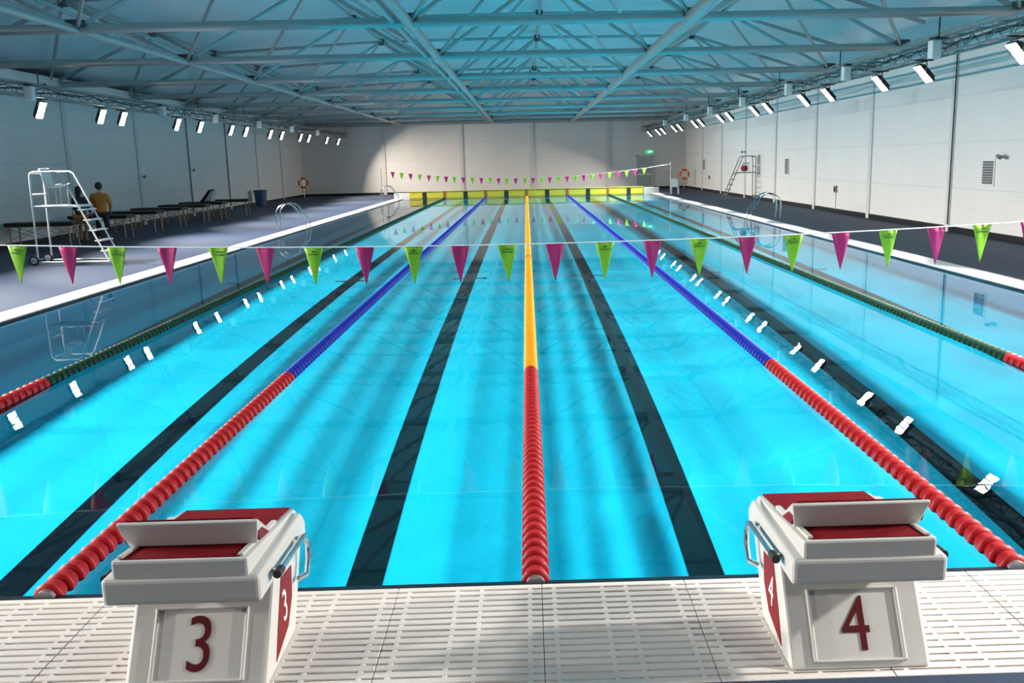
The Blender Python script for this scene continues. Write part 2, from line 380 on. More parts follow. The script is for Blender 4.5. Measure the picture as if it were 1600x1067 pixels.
# ------------------------------------------------------------------ roof space frame
BX = [-15.0, -8.6, -2.2, 3.3, 9.8]; TX = [-11.8, -5.4, .55, 6.5]
TZ = {-11.8: 6.45, -5.4: 6.75, .55: 6.79, 6.5: 6.75}; BZ = 4.85
frames = [y for y in BAYS if y > 7] + [YF-.45]
def bn(x, y): return Vector((x, y, BZ))
def tn(x, y): return Vector((x, y+TY, TZ[x]))
for k, y in enumerate(frames):
    last = k == len(frames)-1
    lab = 'tubular steel roof truss across the hall, %s' % (['nearest the camera, above the frame edge', 'first seen crossing the top of the view', 'second from the top of the view', 'third from the top of the view', 'fourth from the top of the view', 'fifth from the top of the view', 'sixth from the top of the view', 'seventh from the top of the view', 'second in front of the far wall', 'last before the far wall'][min(k, 9)] if not last else 'against the far end wall')
    t = empty('roof_truss', (0, y, BZ), lab, 'roof truss', 'transverse roof trusses')
    def P_(v): return Vector(v) - Vector((0, y, BZ))
    b = MB(); b.tube(P_((xl_line(y)+.05, y, BZ)), P_((XR-.05, y, BZ)), .095, 12); b.build('bottom_chord', M_steel, t, smooth=True)
    zt = 0 if not last else -1.75
    if not last:
        b = MB(); pts = [(-15.0, y+TY, 5.0)] + [tuple(tn(x, y)) for x in TX] + [(10.6, y+TY, 5.5)]
        for p, q in zip(pts, pts[1:]): b.tube(P_(p), P_(q), .055, 8)
        b.build('top_chord', M_steel, t, smooth=True)
        for x in TX:
            i = TX.index(x)
            for bx in (BX[i], BX[i+1]):
                b = MB(); b.tube(P_(tn(x, y)), P_(bn(bx, y)), .05, 8); b.build('brace', M_steel, t, smooth=True)
                if k+1 < len(frames)-1:
                    b = MB(); b.tube(P_(tn(x, y)), P_(bn(bx, frames[k+1])), .042, 8); b.build('brace', M_steel, t, smooth=True)
            h = MB(); h.tube(P_(tn(x, y)-Vector((0,0,.13))), P_(tn(x, y)+Vector((0,0,.10))), .12, 10); h.build('node_plate', M_gus, t)
        for bx in BX[1:]:
            h = MB(); h.obox(P_(bn(bx, y)+Vector((0,0,.08))), (.34, .30, .16)); h.build('gusset', M_gus, t, bevel=.02)
names_l = ['left of the pool over the deck', 'over the second lane, with a twin tube', 'over the middle lanes', 'over the right side of the pool']
for i, x in enumerate(BX[1:]):
    b = MB(); r = [.075, .10, .135, .075][i]
    b.tube((x, YB+.3, BZ-.02), (x, YF-.5, BZ-.02), r, 12)
    if i == 1: b.tube((x-.30, YB+.3, BZ+.02), (x-.30, YF-.5, BZ+.02), .06, 10)
    o = b.build('roof_beam', M_steel, smooth=True)
    tag(o, 'long steel tube running the length of the roof %s' % names_l[i], 'roof beam', 'lengthwise roof beams')
for i, x in enumerate(TX):
    b = MB(); b.tube((x, YB+.5, TZ[x]), (x, YF-6.0, TZ[x]), .045, 8)
    o = b.build('roof_purlin', M_steel, smooth=True)
    tag(o, 'thin upper steel purlin under the membrane, %s' % ['above the left deck', 'above the second lane', 'along the ridge', 'above the fifth lane'][i], 'purlin', 'upper roof purlins')

# ------------------------------------------------------------------ lighting trusses and floodlights
def truss(x, z, y0, y1, label):
    t = empty('lighting_truss', (x, y0, z), label, 'lighting truss'); s = .15
    for i, (dx, dz) in enumerate(((-s, 0), (s, 0), (-s, .3), (s, .3))):
        b = MB(); b.tube((dx, 0, dz), (dx, y1-y0, dz), .026, 8); b.build('chord', M_alu, t, smooth=True)
    b = MB(); n = int((y1-y0)/.42)
    for i in range(n):
        ya, yb = i*.42, (i+1)*.42; up = i % 2
        for dx in (-s, s): b.tube((dx, ya, 0 if up else .3), (dx, yb, .3 if up else 0), .011, 5)
        b.tube((-s if up else s, ya, .3), (s if up else -s, yb, .3), .011, 5); b.tube((-s if up else s, ya, 0), (s if up else -s, yb, 0), .011, 5)
    b.build('lattice', M_alu, t)
    rr = random.Random(int(x*10)); b = MB(); pts = []
    yy = .4
    while yy < y1-y0-.4:
        pts.append((rr.uniform(-.12, .12), yy, .17+rr.uniform(-.07, .07))); yy += .55
    b.path(pts, .022, 6); pts2 = [(-p[0], p[1], .34 - p[2]) for p in pts]; b.path(pts2, .016, 5)
    b.build('cable_bundle', M_cable, t)
    for y in frames:
        if y0 < y < y1:
            b = MB(); b.tube((0, y-y0, .3), (0, y-y0, BZ-z), .014, 6); b.obox((0, y-y0, .33), (.36, .07, .04)); b.build('hanger', M_cable, t)
    return t
truss(LEFT_ROW_X, 4.02, -6, YF-.4, 'aluminium box truss hung over the left deck carrying floodlights')
truss(RIGHT_ROW_X+.1, 4.02, -6, YF-.4, 'aluminium box truss hung over the right pool edge carrying floodlights')

def make_flood(side, i, y):
    """side -1: left row facing right (+x)"""
    x = LEFT_ROW_X if side < 0 else RIGHT_ROW_X
    sidew = 'left' if side < 0 else 'right'
    t = empty('floodlight', (x, y, ROW_Z), '', 'floodlight', 'floodlights on the %s truss' % sidew)
    tilt = R_(22) if side < 0 else R_(42)
    # local frame: face normal n
    n = Vector((-side*math.cos(tilt), 0, -math.sin(tilt))); u = Vector((-side*math.sin(tilt)*1.0, 0, math.cos(tilt)))
    yv = u.cross(n)
    R = Matrix((yv, u, n)).transposed()   # local x=width, y=up, z=normal
    if not PROTO.get(side):
        b = MB(); b.obox((0, 0, -.04), (.34, .44, .06)); h = b.build('housing', M_house, t, bevel=.015); h.rotation_euler = R.to_euler()
        b = MB()
        for k in range(7): b.obox((-.15+.05*k, 0, -.085), (.008, .34, .04))
        f_ = b.build('cooling_fin', M_house, h)
        for kk in range(3):
            b = MB(); b.obox((0, -.145+.145*kk, -.004), (.32, .125, .014)); b.build('lens', M_lens, h, bevel=.02)
        b = MB()
        b.path([(-.02*side, -.21, 0), (-.02*side, -.21, .24), (-.02*side, .21, .24), (-.02*side, .21, 0)], .012, 6); b.tube((-.02*side, 0, .24), (-.02*side, 0, .275), .016, 6); b.box((-.19, -.03, .265), (.19, .03, .292))
        b.build('bracket', M_cable, t)
        PROTO[side] = t; r = t
    else:
        r = copy_tree(PROTO[side]); COL.objects.unlink(t); bpy.data.objects.remove(t); r.location = (x, y, ROW_Z)
    L = bpy.data.lights.new('flood_lamp', 'AREA'); L.shape = 'RECTANGLE'; L.size = .30; L.size_y = .26; L.energy = FLOOD_W*(.9 if y > 53 else .6 if y < -4 else 1); L.color = (1, .93, .84) if y < 53 else (1, .86, .70)
    L.cycles.is_caustics_light = True; L.spread = R_(88 if y < 53 else 115)
    o = bpy.data.objects.new('flood_lamp', L); COL.objects.link(o)
    # asymmetric optic: the beam leaves the lens steeper than the housing is tilted
    ta = R_(34) if side < 0 else R_(50)
    nb = Vector((-side*math.cos(ta), 0, -math.sin(ta))); ub = Vector((-side*math.sin(ta), 0, math.cos(ta)))
    Rl = Matrix((nb.cross(ub), ub, -nb)).transposed()
    o.parent = r; o.location = n*.07; o.rotation_euler = Rl.to_euler()
    return r
PROTO = {}
ordn = ['first', 'second', 'third', 'fourth', 'fifth', 'sixth', 'seventh', 'eighth', 'ninth', 'tenth', 'eleventh', 'twelfth', 'thirteenth', 'fourteenth', 'fifteenth', 'sixteenth', 'seventeenth']
for side, ys_, nv, nm in ((-1, LEFT_Y, 8, 'left'), (1, RIGHT_Y, 5, 'right')):
    made = [make_flood(side, i, y) for i, y in enumerate(ys_)]
    for i, o in enumerate(made):
        if i < nv:
            o['label'] = 'lit floodlight on the %s truss before the part the photo shows' % nm
        else:
            j = i-nv; o['label'] = 'lit white floodlight under the %s truss, %s counted from the near end' % (nm, ordn[j]) if j else 'lit white floodlight under the %s truss, nearest the camera' % nm

# small white loudspeakers clamped on the trusses
def speaker(x, y, z, label, grp):
    t = empty('loudspeaker', (x, y, z), label, 'loudspeaker', grp)
    b = MB(); b.box((-.10, -.11, 0), (.10, .11, .34)); b.build('cabinet', M_whitepaint, t, bevel=.03)
    b = MB(); b.box((-.03, -.13, .34), (.03, .13, .40)); b.box((-.114 if 'left' in grp else 0, -.05, .36), (0 if 'left' in grp else .114, .05, .39)); b.build('clamp', M_cable, t)
for i, y in enumerate((19.2, 27.6, 33.0, 39.0, 45.0, 51.0)):
    speaker(LEFT_ROW_X+.29, y, 3.88, 'small white box loudspeaker on the left truss, %s from the near end' % ordn[i], 'loudspeakers on the left truss')
for i, y in enumerate((13.9, 18.9, 24.0, 30.0, 36.0, 42.0, 49.0)):
    speaker(RIGHT_ROW_X-.19, y, 3.92, 'small white box loudspeaker on the right truss, %s from the near end' % ordn[i], 'loudspeakers on the right truss')

# ------------------------------------------------------------------ lane ropes
PITCH = .12
def float_mesh(name, m1, m2, stuff=None):
    prof = [(.018, -.058), (.052, -.057), (.0745, -.048), (.0755, -.042), (.071, -.038), (.068, .0), (.060, .036), (.046, .053), (.018, .056)]
    mats = [0, 0, 1, 1, 0, 0, 0, 0]
    b = MB()
    for y in (stuff or [0]): b.lathe(prof, 'y', (0, y, 0), 14 if not stuff else 10, mats)
    me = bpy.data.meshes.new(name); me.from_pydata(b.v, [], b.f); me.materials.append(m1); me.materials.append(m2)
    me.polygons.foreach_set('material_index', b.m)
    for p in me.polygons: p.use_smooth = True
    return me
red_me = float_mesh('float_red', M_red, M_rim)
def lane_rope(x, m1, m2, colname, where, marks=()):
    t = empty('lane_rope', (x, 0, .012), 'lane rope of red then %s discs, %s' % (colname, where), 'lane rope', 'lane ropes')
    cme = float_mesh('float', m1, m2)
    b = MB(); b.tube((0, -.02, 0), (0, PL-.062, 0), .012, 6); b.build('cable', M_wire, t)
    b = MB(); b.tube((0, -.03, 0), (0, 0, 0), .05, 14); b.build('end_spring', M_wire, t)
    n = int((PL-.25)/PITCH); nearn = int(4.95/PITCH)
    for i in range(100):
        y = .055 + i*PITCH
        o = bpy.data.objects.new('float', red_me if i < nearn else cme); COL.objects.link(o); o.parent = t; o.location = (0, y, 0)
    rest = [.055+i*PITCH for i in range(100, n)]
    me = float_mesh('float_row', m1, m2, rest); o = bpy.data.objects.new('float_row', me); COL.objects.link(o); o.parent = t; o['kind'] = 'stuff'
    for y in marks:
        b = MB(); b.lathe([(.03, -.06), (.081, -.05), (.081, .05), (.03, .06)], 'y', (0, y, 0), 14); b.build('distance_marker', mat('brown_marker', (.30, .12, .01), .4), t)
lane_rope(-5, M_green, M_grim, 'dark green', 'farthest left, between first and second lanes')
lane_rope(-2.5, M_blue, M_brim, 'blue', 'left of starting block 3')
lane_rope(0, M_yellow, M_yrim, 'yellow', 'down the middle of the pool', (16.1, 27.8))
lane_rope(2.5, M_blue, M_brim, 'blue', 'right of starting block 4')
lane_rope(5, M_green, M_grim, 'dark green', 'farthest right, between fifth and sixth lanes')

# ------------------------------------------------------------------ starting blocks
def make_block(x, num, side):
    """side = +1: printed panel visible on the right side is that of +x"""
    t = empty('starting_block', (x, -.95, DZ), 'white starting block marked %s with dark red grip top, %s' % (num, 'at the lower left' if num == '3' else 'at the lower right'), 'starting block')
    hw = .295
    # pedestal: front face leans away from the walkway edge, back rises over the water
    lean = math.atan2(.25, .40)
    poly = [(-.02, 0), (.23, .40), (.23, .44), (.68, .44), (.66, .34), (.46, 0)]
    b = MB(); b.prism(poly, -hw, hw); b.build('pedestal', M_block, t, bevel=.018, seg=3)
    b = MB()
    for a, c in (((-.195, -.012, .055), (-.18, .010, .385)), ((.18, -.012, .055), (.195, .010, .385)), ((-.195, -.012, .372), (.195, .010, .385)), ((-.195, -.012, .055), (.195, .010, .068))): b.box((a[0], a[1], a[2]*.92-.02), (c[0], c[1], c[2]*.92-.02))
    fp = b.build('front_panel', M_block, t, bevel=.005); fp.location = (0, -.02, 0); fp.rotation_euler = (-lean, 0, 0)
    n = text(num, 'number_mark', M_num, fp, .32, (.0, -.0025, .172), (PI/2, 0, 0), .001, .80); n['label'] = 'dark red number %s on the front' % num
    # red side panels with white digit
    pp = [(.285, .345), (.455, .325), (.43, .19), (.34, .09), (.125, .035), (.19, .17)]
    for s in (-1, 1):
        b = MB(); b.prism(pp, s*hw, s*(hw+.003)); sp = b.build('side_panel', M_redprint, t)
        text(num, 'side_number', M_white, sp, .20, (s*(hw+.0035), .305, .20), (PI/2, 0, s*PI/2), .001, .8)
    # tray
    b = MB(); b.prism([(-.06, .40), (-.06, .515), (.64, .505), (.70, .44), (.68, .36), (.30, .36), (.15, .40)], -hw-.02, hw+.02); b.build('tray', M_block, t, bevel=.02, seg=3)
    # platform, tilted to the water
    def pz(yy): return .60 - (yy+.055)*.115
    b = MB(); b.prism([(-.05, .505), (-.05, pz(-.05)-.01), (.69, pz(.69)-.01), (.73, pz(.73)-.045), (.68, pz(.69)-.06)], -hw+.025, hw-.025); b.build('platform', M_block, t, bevel=.012)
    b = MB()
    y0, y1 = -.035, .70
    b.add([(-.235, y0, pz(y0)-.0095), (.235, y0, pz(y0)-.0095), (.245, y1, pz(y1)-.0095), (-.245, y1, pz(y1)-.0095),
           (-.235, y0, pz(y0)-.006), (.235, y0, pz(y0)-.006), (.245, y1, pz(y1)-.006), (-.245, y1, pz(y1)-.006)], [(3,2,1,0),(4,5,6,7),(0,1,5,4),(1,2,6,5),(2,3,7,6),(3,0,4,7)])
    b.build('grip_mat', M_mat, t)
    # rails beside the mat
    for s in (-1, 1):
        b = MB(); b.prism([(-.03, pz(-.03)-.012), (-.03, pz(-.03)+.004), (.45, pz(.45)+.004), (.45, pz(.45)-.012)], s*.238-.011, s*.238+.011); b.build('guide_rail', M_block, t, bevel=.003)
    # angled foot rest
    ya, yb = .10, .30
    b = MB(); prof = [(ya+.015, pz(ya)-.004), (ya-.035, pz(ya)+.110), (ya-.022, pz(ya)+.118), (yb, pz(yb)+.006), (yb, pz(yb)-.004)]
    w0, w1 = .262, .285
    P0 = [(-(w1 if 1 <= i <= 2 else w0), a, c) for i, (a, c) in enumerate(prof)]; P1 = [(-p[0], p[1], p[2]) for p in P0]
    n_ = len(prof)
    b.add(P0+P1, [tuple(range(n_-1,-1,-1)), tuple(range(n_, 2*n_))] + [(i, (i+1)%n_, (i+1)%n_+n_, i+n_) for i in range(n_)])
    fw = b.build('foot_rest', M_block, t, bevel=.006)
    b = MB()
    q = [(ya-.010, pz(ya)+.1135), (yb-.015, pz(yb)+.016)]
    b.add([(-.26, q[0][0], q[0][1]+.002), (.26, q[0][0], q[0][1]+.002), (.25, q[1][0], q[1][1]+.0), (-.25, q[1][0], q[1][1]+.0),
           (-.26, q[0][0]+.002, q[0][1]+.006), (.26, q[0][0]+.002, q[0][1]+.006), (.25, q[1][0]+.002, q[1][1]+.004), (-.25, q[1][0]+.002, q[1][1]+.004)], [(3,2,1,0),(4,5,6,7),(0,1,5,4),(1,2,6,5),(2,3,7,6),(3,0,4,7)])
    b.build('foot_grip', M_mat, fw)
    for s in (-1, 1):
        b = MB(); tri = [(ya+.012, pz(ya)+.012), (ya-.018, pz(ya)+.098), (yb-.05, pz(yb)+.016)]
        b.prism(tri, s*.268, s*.2745); b.build('cheek', M_redprint, fw)
    # backstroke grip bars at each side
    for s in (-1, 1):
        xx = s*(hw+.055)
        b = MB(); b.path([(xx, .07, .465), (xx, .49, .445), (xx, .54, .43), (xx, .565, .39), (xx, .555, .31), (xx, .51, .255), (xx-.03*s, .47, .25)], .013, 8); b.tube((xx, .10, .46), (xx-.06*s, .13, .455), .009, 8); b.tube((xx, .45, .442), (xx-.06*s, .45, .44), .009, 8)
        hd = b.build('hand_grip', M_chrome, t, smooth=True)
        b = MB(); b.tube((xx, .055, .4655), (xx, .12, .462), .018, 10); b.build('grip_cap', M_rubber, hd, smooth=True)
    return t
make_block(-1.405, '3', 1)
make_block(1.345, '4', -1)

# ------------------------------------------------------------------ overflow grate panels in front
PWD = .72
def make_grate():
    b = MB(); n = 17; pitch = .0555
    for i in range(n):
        y = -.012 - i*pitch
        b.box((.0015, y-.0415, -.035), (PWD-.0015, y, 0))
    for xx in (.06, .30, .42, .66):
        b.box((xx-.011, -(n-1)*pitch-.02, -.034), (xx+.011, -.02, -.0015))
    return b
gb = make_grate(); g_me = gb.build('overflow_grate', M_grate, bevel=.003, seg=1)
GL = 'white slatted plastic grate panel of the walkway at the near pool end'
xs_ = [.03 + PWD*k for k in range(-7, 7)]
for i, x in enumerate(xs_):
    o = g_me if i == 0 else g_me.copy()
    if i: COL.objects.link(o)
    o.location = (x, -.08, DZ); tag(o, GL, 'grate panel', 'near end grate panels')

# ------------------------------------------------------------------ pennant lines
def pennant_line(y, zf, xs_list, first_green, label, pole_x, pole_h, wdt, hgt, marks):
    t = empty('pennant_line', (0, y, 0), label, 'pennant line')
    b = MB(); xa, xb = -pole_x, pole_x
    b.path([(xa+(xb-xa)*i/60, 0, zf(xa+(xb-xa)*i/60)) for i in range(61)], .007 if marks else .006, 6); b.build('cord', M_cord, t, smooth=True)
    for i, x in enumerate(xs_list):
        green = (i % 2 == 0) == first_green
        z = zf(x); rnd = random.Random(i); tw = rnd.uniform(-.03, .03)
        b = MB(); nx_, nz_ = 6, 8; P = []
        for k in range(nz_+1):
            for j in range(nx_+1):
                u = (j/nx_-.5)*(1-k/nz_*.97); P.append((x+u*wdt + tw*.3*k/nz_, .012*math.sin(u*7+i)*(1-k/nz_)+.03*tw*k, z-.004-hgt*k/nz_))
        b.add(P, [(k*(nx_+1)+j, k*(nx_+1)+j+1, (k+1)*(nx_+1)+j+1, (k+1)*(nx_+1)+j) for k in range(nz_) for j in range(nx_)])
        p = b.build('pennant', M_pgreen if green else M_pmag, t, smooth=True, fix=False)
        so = p.modifiers.new('thick', 'SOLIDIFY'); so.thickness = .0012; so.offset = 0
        p['label'] = 'lime green pennant with dark print' if green else 'plain magenta pennant'
        if green and marks:
            b = MB()
            b.path([(x-.022+.044*q/6, -.018, z-.052+.014*((q-3)/3)**2) for q in range(7)], .0042, 5)
            b.path([(x-.010+.020*q/4, -.018, z-.040+.006*((q-2)/2)**2) for q in range(5)], .0045, 5)
            for q in range(9):
                b.box((x-.049+q*.0112, -.020, z-.079), (x-.049+q*.0112+.0085, -.016, z-.068))
            b.build('print', M_print, p)
    return t
px = [-8.1+.493*k for k in range(-0, 0)]
near_x = [-5.16, -4.65, -4.16, -3.65, -3.14, -2.67, -2.18, -1.66, -1.16, -.69, -.21, .28, .79, 1.28, 1.76, 2.25, 2.73, 3.22, 3.71, 4.21, 4.68, 5.17]
near_x = [-5.16-.49*k for k in (5, 4, 3, 2, 1)] + near_x + [5.17+.49*k for k in (1, 2, 3, 4, 5)]
pennant_line(5.0, lambda x: 1.32+.0041*x*x, near_x, False, 'string of green and magenta pennants hung low across the near end', 8.35, 1.75, .195, .38, True)
far_x = [-7.4, -6.9, -6.41, -5.91, -5.41, -4.95, -4.46, -4.0, -3.5, -3.0, -2.51, -2.04, -1.55, -1.09, -.59, -.09, .37, .85, 1.3, 1.76, 2.26, 2.72, 3.19, 3.65, 4.15, 4.62, 5.12, 5.58, 6.05, 6.55]
pennant_line(47.6, lambda x: 1.23+.0092*x*x, far_x, False, 'small string of pennants across the far end before the yellow pads', 8.0, 1.85, .25, .36, False)
def pole(x, y, h, label):
    t = empty('pennant_pole', (x, y, DZ), label, 'pole')
    b = MB(); b.tube((0, 0, 0), (0, 0, h), .022, 10); b.build('post', M_chrome, t, smooth=True)
    b = MB(); b.lathe([(.001, 0), (.07, 0), (.07, .02), (.03, .03), (.001, .03)], 'z', (0, 0, 0), 14); b.build('base_plate', M_chrome, t)
pole(-8.37, 5.0, 1.62, 'steel pole holding the near pennant string, left side'); pole(8.37, 5.0, 1.62, 'steel pole holding the near pennant string, right side')
pole(-8.03, 47.6, 1.90, 'steel pole holding the far pennant string, left side'); pole(8.03, 47.6, 1.90, 'steel pole holding the far pennant string, right side')

# ------------------------------------------------------------------ far touch pads
lanes = ['first lane, at the left', 'second lane', 'third lane, in line with block 3', 'fourth lane, in line with block 4', 'fifth lane', 'sixth lane, at the right']
for i in range(6):
    x = -6.25+2.5*i; wd = 2.36 if i not in (0, 5) else 2.1; xo = x + (.13 if i == 0 else -.13 if i == 5 else 0)
    t = empty('touchpad', (xo, PL-.03, 0), 'yellow timing pad on the far wall of the %s' % lanes[i], 'touchpad', 'yellow pads at the far wall')
    b = MB(); b.box((-wd/2, -.02, -.14), (wd/2, 0, .44)); b.build('pad', M_pad, t)
    b = MB(); b.box((-.13+x-xo, -.028, -.14), (.13+x-xo, -.02, .42)); b.build('target_mark', M_padk, t)
    b = MB(); b.box((-wd/2, -.03, .40), (wd/2, -.02, .425)); b.box((-wd/2, -.03, .04), (wd/2, -.02, .06)); b.box((wd/2-.03, -.03, -.1), (wd/2, -.02, .42)); b.build('border', M_padk, t)
    b = MB(); b.box((-wd/2, -.03, .44), (wd/2, .12, .475)); b.build('top_lip', M_pad, t, bevel=.008)
for i in range(5):
    x = -5+2.5*i
    b = MB(); b.box((x-.07, PL-.06, -.1), (x+.07, PL-.03, .42)); o = b.build('rope_anchor', mat('dark_orange_anchor', (.30, .10, .02), .5))
    tag(o, 'dark anchor plate on the far wall at the end of the %s rope' % ['left green', 'left blue', 'middle yellow', 'right blue', 'right green'][i], 'rope anchor', 'far rope anchors')

# ------------------------------------------------------------------ pool ladders (handrails)
def pool_ladder(x, y, s, label):
    """s: +1 deck lies to +x of the edge"""
    t = empty('pool_ladder', (x, y, DZ), label, 'pool ladder')
    for dy in (-.28, .28):
        pts = [(s*.55, dy, 0), (s*.56, dy, .5)]
        for k in range(1, 12):
            a = PI*k/12; pts.append((s*(.18+.38*math.cos(a)), dy, .5+.36*math.sin(a)))
        pts += [(s*-.24, dy, .5), (s*-.42, dy, .30), (s*-.45, dy, .0), (s*-.45, dy, -1.1)]
        b = MB(); b.path(pts, .021, 8); b.build('handrail', M_chrome, t, smooth=True)
    for k in range(4):
        b = MB(); b.box((s*-.45-.04, -.28, -.30-.25*k), (s*-.45+.04, .28, -.28-.25*k)); b.build('step', M_chrome, t)
pool_ladder(-7.98, 27.6, -1, 'stainless pool ladder with curved handrails at the left pool edge')
pool_ladder(-7.98, 50.4, -1, 'stainless pool ladder with curved handrails in the far left corner')
pool_ladder(7.98, 27.0, 1, 'stainless pool ladder with curved handrails at the right pool edge')

# ------------------------------------------------------------------ lifeguard chairs
def guard_chair(loc, s, label, sx=1.0, MW=M_whitepaint):
    """s=+1: ladder toward +x; local x=0 rear posts, x=1.85 ladder foot"""
    t = empty('lifeguard_chair', loc, label, 'lifeguard chair'); X = lambda v: s*v*sx
    H = 2.10; W0, W1 = 0.0, .62
    for yy in (W0, W1):
        b = MB(); b.path([(X(.02), yy, .06), (X(.06), yy, H-.1), (X(.08), yy, H-.03), (X(.16), yy, H), (X(.75), yy, H), (X(.86), yy, H-.05), (X(1.88), yy, .05)], .022, 8)
        b.build('side_frame', MW, t, smooth=True)
        b = MB(); b.tube((X(.03), yy, .07), (X(1.88), yy, .06), .02, 8); b.build('base_tube', MW, t, smooth=True)
        b = MB(); b.lathe([(.02, -.02), (.11, -.025), (.115, 0), (.11, .025), (.02, .02)], 'y', (X(-.08), yy, .115), 16); wl = b.build('wheel', M_rubber, t, smooth=True)
        b = MB(); b.lathe([(.001, -.028), (.075, -.028), (.075, .028), (.001, .028)], 'y', (X(-.08), yy, .115), 14); b.build('hub', M_white, wl)
    b = MB(); b.tube((X(-.08), W0-.1, .115), (X(-.08), W1+.1, .115), .018, 8); b.build('axle', M_chrome, t)
    b = MB(); b.box((min(X(.04), X(1.27)), W0, 1.30), (max(X(.04), X(1.27)), W1, 1.345)); b.build('platform', MW, t, bevel=.008)
    # ladder treads between the inclined fronts
    for k in range(5):
        z = .30+.235*k; xx = .86+(2.05-z)*1.02/2.0
        b = MB(); b.obox((X(xx), (W0+W1)/2, z), (.16, W1-W0, .03)); b.build('tread', MW, t, bevel=.006)
    # seat
    yc = (W0+W1)/2; b = MB(); pr = []
    seat = [(.78, 1.79), (.62, 1.76), (.46, 1.745), (.36, 1.77), (.31, 1.86), (.27, 2.02), (.23, 2.18)]
    P = []; nn = 9
    for (a, z) in seat:
        for j in range(nn):
            v = (j/(nn-1)-.5)*2; P.append((X(a+.05*v*v*(1 if z > 1.8 else 0)), yc+v*.22, z+.035*v*v*(0 if z > 1.8 else 1)))
    b.add(P, [(i*nn+j, i*nn+j+1, (i+1)*nn+j+1, (i+1)*nn+j) for i in range(len(seat)-1) for j in range(nn-1)])
    o = b.build('seat', M_white, t, smooth=True, fix=False); q = o.modifiers.new('t', 'SOLIDIFY'); q.thickness = .02; q.offset = 0
    for a in (.40, .72):
        for dy in (-.17, .17):
            b = MB(); b.tube((X(a), yc+dy, 1.33), (X(a), yc+dy, 1.76), .012, 6); b.build('leg', M_chrome, t)
    b = MB(); b.tube((X(.07), W0, 1.60), (X(.07), W1, 1.60), .018, 8); b.tube((X(.08), W0, H-.03), (X(.08), W1, H-.03), .018, 8); b.build('back_rail', MW, t, smooth=True)
    return t
guard_chair((-11.22, 16.85, DZ), 1, 'tall white wheeled lifeguard chair with ladder on the left deck', .87)
guard_chair((11.12, 40.6, DZ), -1, 'tall white lifeguard chair by the right wall with red bag', .80, mat('dark_grey_tube', (.20, .21, .21), .4, .3))  # frame tubes a darker grey than on the left chair
# red bag on the right chair's platform
b = MB(); b.sphere((0, 0, .16), .2, 14, 10, (.9, 1.1, .75)); b.path([(-.1, 0, .28), (-.05, 0, .38), (.05, 0, .38), (.1, 0, .28)], .014, 6)
o = b.build('rescue_bag', mat('dark_red_fabric', (.25, .02, .03), .8), smooth=True); o.location = (10.60, 40.91, 1.412); tag(o, 'dark red bag on the platform of the right lifeguard chair', 'bag')

# ------------------------------------------------------------------ folding tables along the left wall
def make_table():
    t = empty('treatment_table', (0, 0, 0), '', 'treatment table', 'treatment tables along the left wall')
    b = MB(); b.box((-1.85, -.34, .63), (0, .34, .73)); b.build('table_top', M_vinyl, t, bevel=.025)
    b = MB(); b.box((-1.80, -.30, .60), (-.05, .30, .64)); b.build('apron', M_wood, t)
    for x in (-.14, -1.71):
        for y in (-.27, .27):
            b = MB(); b.tube((x, y*.93, .60), (x+(.03 if x > -1 else -.03), y*1.08, .0), .026, 8, .018); b.build('leg', M_wood, t)
    for y in (-.26, .26):
        b = MB(); b.tube((-.15, y, .25), (-.85, y, .60), .008, 5); b.tube((-1.70, y, .25), (-1.0, y, .60), .008, 5); b.tube((-.15, y, .55), (-.9, y, .25), .008, 5); b.tube((-1.7, y, .55), (-.9, y, .25), .008, 5); b.build('brace_wire', M_alu, t)
    return t
tb = make_table()
tabs = [(21.9, -12.65, 0.05), (25.15, -12.5, 0), (27.55, -12.5, -.03), (29.95, -12.55, .02), (32.35, -12.5, 0), (34.75, -12.6, -.02), (37.4, -12.35, .03)]
tl = ['nearest the camera, behind the tall white chair', 'beside the person in the orange jacket', 'third from the near end', 'fourth from the near end', 'fifth from the near end', 'second from the far end', 'at the far end']
for i, (y, x, a) in enumerate(tabs):
    o = tb if i == 0 else copy_tree(tb)
    o.location = (x, y, DZ); o.rotation_euler = (0, 0, a); o['label'] = 'black topped wooden legged treatment table, ' + tl[i]
# raised head rest standing on a table
t = empty('backrest_cushion', (-13.55, 34.75, DZ+.735), 'raised dark cushion with pale side on the second table from the far end', 'cushion')
b = MB(); b.prism([(-.02, 0), (.40, .50), (.48, .50), (.10, 0)], -.30, .30, 'y'); b.build('pad', M_vinyl, t, bevel=.02)
b = MB(); b.prism([(.14, .01), (.46, .44), (.56, .42), (.46, .01)], -.26, .26, 'y'); b.build('pillow', mat('pale_pillow', (.6, .58, .55), .8), t, bevel=.03)

